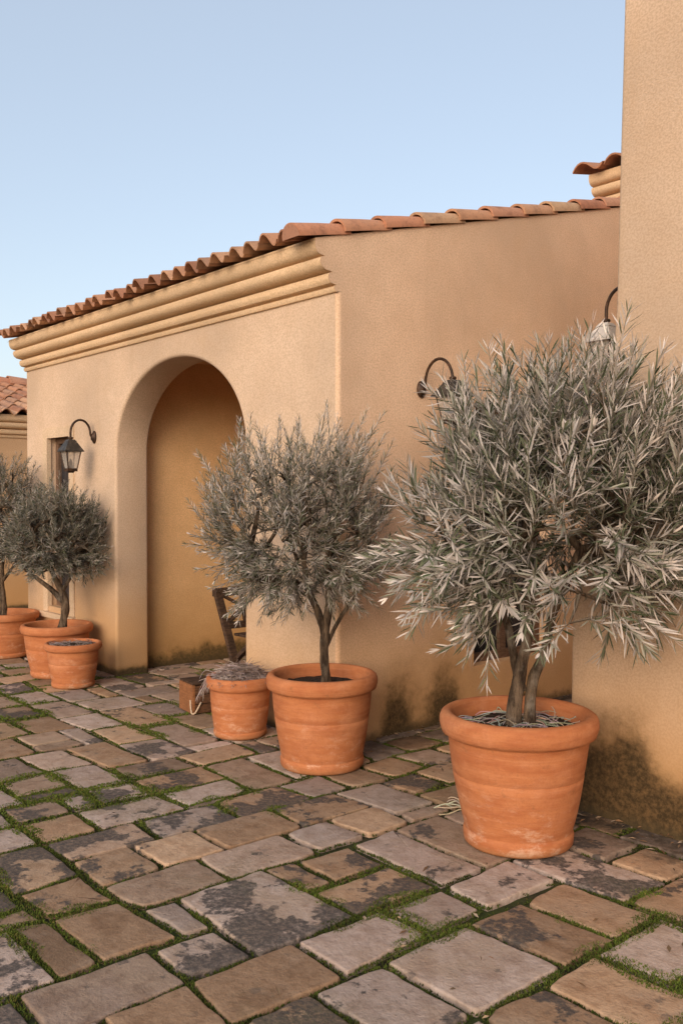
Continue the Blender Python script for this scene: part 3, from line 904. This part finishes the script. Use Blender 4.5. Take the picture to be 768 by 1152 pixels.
# ------------------------------------------------------------------ olive trees
def build_olive(label, base, stems, crown_c, crown_r, n_shoots, leaf_len, leaf_gap, shoot_len, seed, clip, simple=False, low=-.55, silver=1.0, core=0, thin=1.0, cut=0, bright=1.0):
    """stems: list of polylines [(u,v,z,r)...] in (image-right, away, up); crown centre and radii in the same frame"""
    R = random.Random(seed); base = Vector(base)
    t = thing('olive_tree', label, 'olive tree', base, 'olive trees in pots')
    tr = MB()
    nodes = []      # (pos, parent index, radius hint)
    for st in stems:
        pts = [base + UV(u, v, z) for (u, v, z, r_) in st]; rs = [r_ for (_, _, _, r_) in st]
        # smooth the polyline
        P = []; Q = []
        for i in range(len(pts)-1):
            p0 = pts[max(i-1,0)]; p1 = pts[i]; p2 = pts[i+1]; p3 = pts[min(i+2,len(pts)-1)]
            for k in range(5):
                s = k/5
                P.append(.5*((2*p1) + (p2-p0)*s + (2*p0-5*p1+4*p2-p3)*s*s + (3*p1-p0-3*p2+p3)*s**3)); Q.append(rs[i]*(1-s)+rs[i+1]*s)
        P.append(pts[-1]); Q.append(rs[-1])
        tr.tube(P, Q, 14, wob=.34)
        for i in range(len(P)//2, len(P)): nodes.append([P[i], -1, Q[i]])
    nstem = len(nodes)
    cc = base + UV(*crown_c)
    # shoot starting points filling the crown
    tg = []
    tries = 0
    while len(tg) < n_shoots and tries < n_shoots*40:
        tries += 1
        x, y, z = (R.uniform(-1,1) for _ in range(3))
        q = x*x+y*y+z*z
        if q > 1 or q < .06: continue
        if R.random() > .25 + .9*q: continue
        if z < low: continue
        if core and z < -.30 and x*x+y*y < core*.62 and x < .35: continue
        # uneven outline: lobes
        dirv = Vector((x,y,z)).normalized()
        lob = .84 + .24*noise.noise(dirv*1.9 + Vector((seed*3.1, 0, 0))) + .18*noise.noise(dirv*4.3 + Vector((0, seed*1.7, 0)))
        p = cc + UV(x*crown_r[0]*lob, y*crown_r[1]*lob, z*crown_r[2]*lob)
        if cut and x < .15 and z > 0: p = cc + (p-cc)*(1 - cut*min(1, (.15-x)*1.2)*min(1, z*1.3+.25))
        hole = noise.noise(p*3.4 + Vector((seed, 2, 5)))
        if hole < -.40 and R.random() < .8: continue
        tg.append(clip(p))
    root = nodes[-1][0]
    tg.sort(key=lambda p: min((p-nd[0]).length for nd in nodes))
    ends = []
    pos = np.array([list(nd[0]) for nd in nodes])
    for p in tg:
        dv = pos - np.array(p)
        dist = np.sqrt((dv**2).sum(1)) + .25*np.maximum(0, dv[:,2])     # prefer parents from below
        i = int(dist.argmin())
        par = i
        a = nodes[i][0]; L = (p-a).length
        steps = max(1, int(L/.05))
        out = (a-cc); 
        sag = Vector((R.uniform(-1,1), R.uniform(-1,1), R.uniform(-.2,.8)))*L*.10
        newp = []
        for s in range(1, steps+1):
            f = s/steps
            nodes.append([a.lerp(p, f) + sag*math.sin(PI*f), par, 0]); par = len(nodes)-1
            newp.append(list(nodes[-1][0]))
        pos = np.vstack([pos, np.array(newp)])
        ends.append(par)
    # branch radii from the number of shoots carried
    cnt = [0]*len(nodes)
    for e in ends: cnt[e] += 1
    for i in range(len(nodes)-1, nstem-1, -1):
        if nodes[i][1] >= 0: cnt[nodes[i][1]] += cnt[i]
    rt = lambda i: min(.0016 + .0021*max(1, cnt[i])**.56, .020)
    # chains for drawing
    kids = {}
    for i in range(nstem, len(nodes)): kids.setdefault(nodes[i][1], []).append(i)
    tw = MB(); seen = set()
    for par in list(kids.keys()):
        for c0 in kids[par]:
            if par >= nstem and c0 == max(kids[par], key=lambda k: cnt[k]) : continue
            chain = [par, c0]; cur = c0
            while cur in kids:
                cur = max(kids[cur], key=lambda k: cnt[k]); chain.append(cur)
            big = cnt[c0] > 7
            rr = [rt(k) if k >= nstem else rt(c0) for k in chain]
            (tr if big else tw).tube([nodes[k][0] for k in chain], rr, 6 if big else 4, cap=False, col=(.17,.135,.10,1))
    # shoots with leaves
    V = []; F = []; CO = []
    def add_leaf(p, dr, nr, L, W_, col):
        sd = dr.cross(nr)
        if sd.length < 1e-5: return
        sd.normalize(); nr = sd.cross(dr)
        cu = R.uniform(-.10, .16)*L
        o = len(V)
        def pt(t, s): return p + dr*(L*t) + sd*(s*W_) + nr*(-cu*4*t*(1-t)*.5 + (-cu*.6*t*t))
        k2 = (col[0]*.8, col[1]*.8, col[2]*.8, 1)
        if simple:
            V.extend([pt(0,0), pt(.45,-.5), pt(.45,.5), pt(1,0)]); F.append((o,o+1,o+3,o+2)); CO.extend([col]*4)
        else:
            V.extend([pt(0,0), pt(.28,-.42), pt(.28,.42), pt(.66,-.44), pt(.66,.44), pt(1,0)])
            F.extend([(o,o+1,o+2), (o+1,o+3,o+4,o+2), (o+3,o+5,o+4)]); CO.extend([k2,col,col,col,col,col])
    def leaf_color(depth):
        # depth 0 inside .. 1 outside; inner shade painted as darker leaves, tips palest
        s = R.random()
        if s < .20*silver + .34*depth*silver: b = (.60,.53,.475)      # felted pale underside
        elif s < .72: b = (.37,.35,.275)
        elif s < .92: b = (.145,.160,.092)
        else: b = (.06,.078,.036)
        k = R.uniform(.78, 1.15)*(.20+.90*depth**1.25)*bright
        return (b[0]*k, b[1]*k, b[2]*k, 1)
    def shoot(p, dr, Ls, dn):
        n = max(3, int(Ls/leaf_gap)); pts = [p]; d_ = dr.copy(); ph = R.uniform(0, PI)
        ax = d_.orthogonal().normalized()
        bend = Vector((R.uniform(-.5,.5), R.uniform(-.5,.5), R.uniform(-.25,.65)))*.5/n
        for k in range(n):
            d_ = (d_+bend).normalized(); np_ = pts[-1]+d_*leaf_gap; pts.append(np_)
            ax = (ax - d_*ax.dot(d_)).normalized(); bx = d_.cross(ax)
            a = ph + k*PI/2 + R.uniform(-.35,.35)
            f = k/n
            lm = leaf_len*(.62+.55*math.sin(PI*min(1, .18+.75*f)))*R.uniform(.75,1.15)
            for sgn in (0, PI):
                if R.random() < .10: continue
                aa = a+sgn+R.uniform(-.3,.3)
                rad = ax*math.cos(aa)+bx*math.sin(aa)
                spread = R.uniform(.55,.95)*(1-.35*f)
                ld = (d_*(1-spread*.45)+rad*spread + Vector((0,0,-.08))).normalized()
                nrm = (d_ - ld*d_.dot(ld)*1.0 + Vector((R.uniform(-.3,.3),R.uniform(-.3,.3),R.uniform(0,.4)))).normalized()
                q = clip(np_+ld*lm)
                if (q-(np_+ld*lm)).length > .02: continue
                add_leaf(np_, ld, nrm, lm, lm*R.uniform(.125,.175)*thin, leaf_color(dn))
        # terminal leaves
        for _ in range(2):
            ld = (d_+Vector((R.uniform(-.3,.3),R.uniform(-.3,.3),R.uniform(-.1,.3)))).normalized()
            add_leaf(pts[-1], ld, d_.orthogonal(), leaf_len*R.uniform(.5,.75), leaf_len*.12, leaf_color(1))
        tw.tube(pts[::2]+[pts[-1]], [.0019]*(len(pts[::2]))+[.0008], 3, cap=False, col=(.22,.19,.14,1))
    for e in ends:
        p = nodes[e][0]
        o_ = p-cc
        q = Vector((o_.dot(RIGHT)/crown_r[0], o_.dot(AWAY)/crown_r[1], o_.z/crown_r[2]))
        dn = min(1, q.length)
        outward = (RIGHT*q.x + AWAY*q.y + Vector((0,0,q.z)))
        if outward.length < 1e-3: outward = Vector((0,0,1))
        outward.normalize()
        upw = .75 if q.z > -.1 else .15
        dr = (outward*.75 + Vector((0,0,upw)) + Vector((R.uniform(-1,1),R.uniform(-1,1),R.uniform(-.6,.8)))*.55).normalized()
        shoot(p, dr, shoot_len*R.uniform(.6,1.25)*(1.2 if q.z > .45 else .9), dn*.8+.2*max(0, q.z))  # leaf tone also rises with height: light from above put into the colour
        # a side shoot lower on the same twig
        pa = nodes[e][1]
        if pa >= nstem and R.random() < .6:
            d2 = (dr + Vector((R.uniform(-1,1),R.uniform(-1,1),R.uniform(-.7,.7)))*1.1).normalized()
            shoot(nodes[pa][0], d2, shoot_len*R.uniform(.35,.75), dn*.7)
    tko = tr.build('trunk', M['bark'], t, smooth=True)
    lm = MB(); lm.v = [tuple(v) for v in V]; lm.f = F; lm.c = CO
    cr = lm.build('crown', M['leaf'], t)
    tw.build('twigs', M['dry'], cr, smooth=True)
    print('olive', label[:30], 'leaves', len(F))
    return t

def clip_big(p):
    if p.x > -2.75 and p.y > 3.62: p = Vector((p.x, 3.62-(p.y-3.62)*.6, p.z))
    return p
def clip_mid(p):
    if p.x < -4.10 and p.y > 3.46: p = Vector((p.x, 3.46-(p.y-3.46)*.6, p.z))
    return p
def clip_l(p):
    if p.y > 3.46 and p.x > -8.98: p = Vector((p.x, 3.46-(p.y-3.46)*.6, p.z))
    return p

build_olive('largest silvery olive tree, long leaved, in the right foreground pot', (P_BIG[0], P_BIG[1], .48),
    [[(-.02,0,-.02,.036),(-.015,.0,.10,.030),(.01,.01,.24,.027),(.04,.0,.42,.023),(.045,.01,.62,.018),(.05,.02,.85,.011)],
     [(.045,.01,-.02,.029),(.055,.02,.10,.024),(.075,.03,.22,.023),(.115,.02,.34,.020),(.15,.0,.50,.017),(.22,-.04,.70,.011)],
     [(.02,.03,.16,.022),(-.01,.06,.32,.019),(-.05,.08,.50,.015),(-.16,.05,.70,.010)]],
    (.18, -.08, .915), (.72, .52, .60), 640, .086, .0155, .27, 3, clip_big, low=-.86, silver=1.3, core=.55, thin=.60, cut=.10, bright=1.30)
build_olive('middle olive tree with a forked trunk, in the pot at the house corner', (P_MID[0], P_MID[1], .43),
    [[(.03,0,-.02,.031),(.02,.0,.10,.026),(.012,.0,.24,.024),(.025,.0,.34,.022),(.04,.0,.50,.021),(.035,.0,.72,.013)],
     [(.015,0,.30,.022),(-.02,-.02,.42,.020),(-.075,-.03,.55,.017),(-.10,-.04,.72,.012)],
     [(.02,.01,.22,.013),(.09,.03,.36,.011),(.18,.05,.50,.008),(.24,.05,.62,.005)],
     [(-.05,-.03,.50,.012),(-.20,-.06,.58,.009),(-.36,-.08,.66,.006)]],
    (-.12, -.10, .86), (.58, .42, .46), 560, .048, .0115, .22, 7, clip_mid, low=-.75, silver=1.25, thin=.62, bright=1.12)
build_olive('leaning olive tree with dark dense crown, left of the arch below the lantern', (P_L2[0], P_L2[1], .36),
    [[(.03,0,-.02,.040),(.055,0,.08,.034),(.07,0,.20,.032),(.05,0,.32,.028),(.0,0,.42,.022),(-.06,.0,.55,.014)],
     [(.06,0,.24,.024),(-.03,0,.34,.022),(-.16,0,.44,.016),(-.26,0,.52,.010)],
     [(.05,0,.34,.018),(.12,0,.46,.013),(.18,0,.58,.009)]],
    (.05, -.08, .77), (.46, .38, .40), 620, .044, .012, .14, 12, clip_l, simple=True, low=-.7, silver=.6, bright=.82)
build_olive('leftmost olive tree with a thin straight trunk, cut by the edge of the picture', (P_L1[0], P_L1[1], .335),
    [[(-.02,0,-.02,.034),(-.005,0,.10,.030),(-.02,0,.26,.028),(-.02,0,.42,.022),(.0,.0,.60,.014)],
     [(-.02,0,.34,.018),(-.10,0,.46,.014),(-.2,0,.6,.009)],
     [(-.015,0,.36,.018),(.08,0,.48,.013),(.16,0,.62,.008)]],
    (-.08, -.08, .98), (.54, .40, .54), 640, .044, .012, .15, 15, clip_l, simple=True, low=-.8, silver=.7, bright=.88)

# bare tree whose top shows over the roof
def build_bare():
    t = thing('bare_tree', 'leafless tree whose thin top twigs show above the left end of the tiled roof', 'tree', (-24.5, 10.0, 0))
    R = random.Random(4); m = MB(); tw = MB()
    def grow(p, d, L, r, lv):
        pts = [p]; dd = d.copy()
        for k in range(4):
            dd = (dd + Vector((R.uniform(-1,1),R.uniform(-1,1),R.uniform(-.3,.6)))*.16).normalized(); pts.append(pts[-1]+dd*L/4)
        (m if lv < 2 else tw).tube(pts, [r*(1-.12*k) for k in range(5)], 6 if lv < 2 else 4, cap=False, col=(.16,.12,.10,1))
        if lv < 5:
            for _ in range(3):
                nd = (dd + Vector((R.uniform(-1,1),R.uniform(-1,1),R.uniform(-.2,.7)))*.75).normalized()
                grow(pts[R.choice([2,3,4,4])], nd, L*.66, r*.55, lv+1)
    grow(Vector((-24.5,10,-.02)), Vector((0,0,1)), 2.5, .12, 0)
    m.build('trunk', M['bark'], t, smooth=True); tw.build('crown', M['dry'], t)
build_bare()

# ------------------------------------------------------------------ dry plants
def strands(m, R, n, start, length, col_fn, droop=.6, r=.0016, seg=6, bias=None, up=.5, pen=None):
    for _ in range(n):
        p = Vector(start(R)); a = R.uniform(0, 2*PI)
        dv = Vector((math.cos(a), math.sin(a), R.uniform(.0, 1)*up))
        if bias is not None: dv += bias(p)
        dv.normalize(); L = length*R.uniform(.5, 1.2); pts = [p]
        for k in range(seg):
            dv = (dv + Vector((R.uniform(-1,1),R.uniform(-1,1),-droop*R.uniform(.2,1)))*.22).normalized()
            q = pts[-1]+dv*L/seg
            if pen is not None:                    # stay inside the pot
                c_, rad, zlo = pen
                h = Vector((q.x-c_.x, q.y-c_.y)); 
                if h.length > rad: h = h.normalized()*rad
                q = Vector((c_.x+h.x, c_.y+h.y, max(q.z, zlo)))
            pts.append(q)
        m.tube(pts, [r]*seg+[r*.4], 3, cap=False, col=col_fn(R))
def dry_col(R):
    b = R.choice([(.36,.28,.25), (.30,.22,.20), (.42,.35,.31), (.24,.17,.13), (.34,.27,.28)]); k = R.uniform(.7,1.1)
    return (b[0]*k, b[1]*k, b[2]*k, 1)
def build_dry():
    R = random.Random(9)
    c = Vector(P_SM); m = MB()
    def st(R):
        a = R.uniform(0,2*PI); q = math.sqrt(R.random())*.165
        return (c.x+q*math.cos(a), c.y+q*math.sin(a), 0.345+.105*(1-(q/.17)**2)*R.uniform(.2,1))
    strands(m, R, 1100, st, .09, dry_col, droop=.5, r=.0018, up=.5, bias=lambda p: (Vector((p.x-c.x, p.y-c.y, 0)))*3)
    def st2(R):
        a = math.radians(R.gauss(195, 28)); return (c.x+.17*math.cos(a), c.y+.17*math.sin(a), .36)
    strands(m, R, 60, st2, .17, dry_col, droop=2.4, r=.0016, up=.4, seg=8, bias=lambda p: (Vector((p.x-c.x, p.y-c.y, 0))).normalized()*1.2)
    tag(m.build('dry_lavender', M['dry']), 'mound of dry greyish lavender stems spilling over the pot beside the crate', 'dried plant')
    c2 = Vector(P_BIG); m2 = MB()
    def st3(R):
        a = R.uniform(0,2*PI); q = math.sqrt(R.uniform(.05,1))*.23
        return (c2.x+q*math.cos(a), c2.y+q*math.sin(a), .505)
    pale = lambda R: tuple(v*R.uniform(.7,1.1) for v in (.46,.39,.32))+(1,)
    strands(m2, R, 170, st3, .16, pale, droop=.7, r=.0022, up=.55, seg=8, pen=(c2, .262, .495))
    tag(m2.build('dry_grass', M['dry']), 'tangle of pale dry stems lying on the soil of the largest pot', 'dried plant')
    c3 = Vector(P_L3); m3 = MB()
    def st4(R):
        a = R.uniform(0,2*PI); q = math.sqrt(R.random())*.16
        return (c3.x+q*math.cos(a), c3.y+q*math.sin(a), .325)
    strands(m3, R, 260, st4, .07, dry_col, droop=.5, r=.0018, up=.5, pen=(c3, .178, .32))
    tag(m3.build('dry_twigs', M['dry']), 'few dry stems on the soil of the small treeless pot by the arch', 'dried plant')
    # pale sprig lying behind the big pot
    m4 = MB(); p0 = Vector((-2.93, 3.27, 0))
    for k in range(9):
        a = R.uniform(2.2, 4.4)
        pts = [p0+Vector((R.uniform(-.02,.02),R.uniform(-.02,.02),.02))]
        dv = Vector((math.cos(a), math.sin(a), R.uniform(.2,.9))).normalized()
        for s in range(6):
            dv = (dv+Vector((R.uniform(-.3,.3),R.uniform(-.3,.3),-.22))).normalized(); q = pts[-1]+dv*.028; q.z = max(q.z, .008); pts.append(q)
        m4.tube(pts, .0032, 4, cap=False, col=pale(R))
    tag(m4.build('dry_sprig', M['dry']), 'pale dry sprig on the paving at the left of the largest pot', 'dried plant')
build_dry()

def build_litter():
    R = random.Random(77)
    m = MB()
    def one(x, y):
        L = R.uniform(.018, .05); a = R.uniform(0, 2*PI); w_ = L*R.uniform(.16,.4)
        d_ = Vector((math.cos(a), math.sin(a), R.uniform(-.1,.25))); s_ = Vector((-d_.y, d_.x, R.uniform(-.3,.3)))*w_*.5
        p = Vector((x, y, .012)); k = R.uniform(.5, 1.2)
        b = R.choice([(.30,.20,.12), (.22,.12,.06), (.36,.27,.19), (.14,.09,.05)])
        m.add([p, p+d_*L*.5+s_+Vector((0,0,.004)), p+d_*L, p+d_*L*.5-s_], [(0,1,2,3)], tuple(v*k for v in b)+(1,))
    for _ in range(120): one(R.uniform(-4.15,-2.75), 3.5+abs(R.gauss(.25,.5)))
    for _ in range(90): one(WX+abs(R.gauss(.03,.06)), R.uniform(3.6,5.8))
    for _ in range(110): one(R.uniform(-2.7,-1.4), 3.69-abs(R.gauss(0,.10)))
    for _ in range(70): one(R.uniform(-7.1,-5.2), R.uniform(3.3,4.6))
    for _ in range(90): one(R.uniform(-6.0,-1.2), R.uniform(1.6,3.4))
    o = m.build('leaf_litter', M['dry'], kind='stuff'); tag(o, 'small dead leaves and bits scattered along the foot of the walls', 'leaf litter')
build_litter()

# ------------------------------------------------------------------ crate
def build_crate():
    base = Vector((-5.446, 3.298, 0))
    t = thing('wooden_crate', 'small wooden crate with a rope handle beside the dry lavender pot', 'crate', base)
    ux = Vector((-1, .14, 0)).normalized(); uy = Vector((.14, 1, 0)).normalized()
    Wd, Ln, Hh = .235, .36, .195
    up = Vector((0,0,1))
    def slab(m, o, a, b, c, col=(1,1,1,1)):
        vs = [o, o+a, o+a+b, o+b, o+c, o+a+c, o+a+b+c, o+b+c]
        m.add(vs, [(0,1,2,3),(7,6,5,4),(4,5,1,0),(5,6,2,1),(6,7,3,2),(7,4,0,3)], col)
    e = MB(); slab(e, base+up*.008, ux*Wd, uy*.016, up*Hh)
    o = e.build('end_panel', M['crate_lit'], t)
    e = MB(); slab(e, base+uy*(Ln-.016)+up*.008, ux*Wd, uy*.016, up*Hh)
    e.build('end_panel', M['crate'], t)
    s = MB()
    for side in (0, Wd-.012):
        for k in range(3):
            slab(s, base+ux*side+uy*.018+up*(.010+k*.064), ux*.012, uy*(Ln-.036), up*.058)
    for k in range(3): slab(s, base+ux*(.014+k*.070)+uy*.018+up*.010, ux*.065, uy*(Ln-.036), up*.010)
    s.build('side_slats', M['crate'], t)
    l = MB()
    for k in range(3): slab(l, base+ux*(.002+k*.078)+uy*.004+up*(Hh+.010), ux*.074, uy*(Ln-.008), up*.010)
    l.build('lid', M['wood'], t)
    r = MB(); pts = []
    p0 = base+ux*.03-uy*.004+up*.10; p1 = base-ux*.004+uy*.06+up*.085
    for k in range(13):
        f = k/12
        p = p0.lerp(p1, f) + (-ux*.02-uy*.03)*math.sin(PI*f) - up*.085*math.sin(PI*f)
        p.z = max(p.z, .012); pts.append(p)
    r.tube(pts, .0055, 7, col=(.55,.42,.30,1))
    r.build('rope_handle', M['rope'], t, smooth=True)
build_crate()

# ------------------------------------------------------------------ folding chair in the porch
def build_chair():
    t = thing('folding_chair', 'dark wooden folding chair with a crossed back standing inside the arch', 'chair', (-5.85, 4.1, 0))
    ya, yb = 3.90, 4.32
    for y in (ya, yb):
        m = MB(); m.bar((-6.08,y,.76), (-5.72,y,0), .036, .058, up=(0,1,0)); m.build('back_post', M['wood'], t)
        y2 = y + (.032 if y == ya else -.032)
        m = MB(); m.bar((-5.58,y2,.46), (-6.20,y2,0), .030, .046, up=(0,1,0)); m.build('rear_leg', M['wood'], t)
    P = lambda z: -6.08 + (.76-z)*(.36/.76)
    b = MB()
    b.bar((P(.745),ya-.03,.745), (P(.745),yb+.03,.745), .055, .062); b.bar((P(.50),ya+.02,.50), (P(.50),yb-.02,.50), .034, .050)
    b.bar((P(.73)+.004,ya+.02,.73), (P(.51)+.004,yb-.02,.51), .018, .048, up=(1,0,0)); b.bar((P(.73)-.013,yb-.02,.73), (P(.51)-.013,ya+.02,.51), .018, .048, up=(1,0,0))
    b.bar((P(.66)-.03,(ya+yb)/2,.72), (P(.54)-.03,(ya+yb)/2,.51), .016, .030, up=(1,0,0))
    b.build('backrest', M['wood'], t)
    s = MB()
    for k in range(6):
        x = -5.92+k*.07; s.box((x, ya+.05, .425), (x+.058, yb-.05, .443))
    s.build('seat', M['wood'], t)
build_chair()
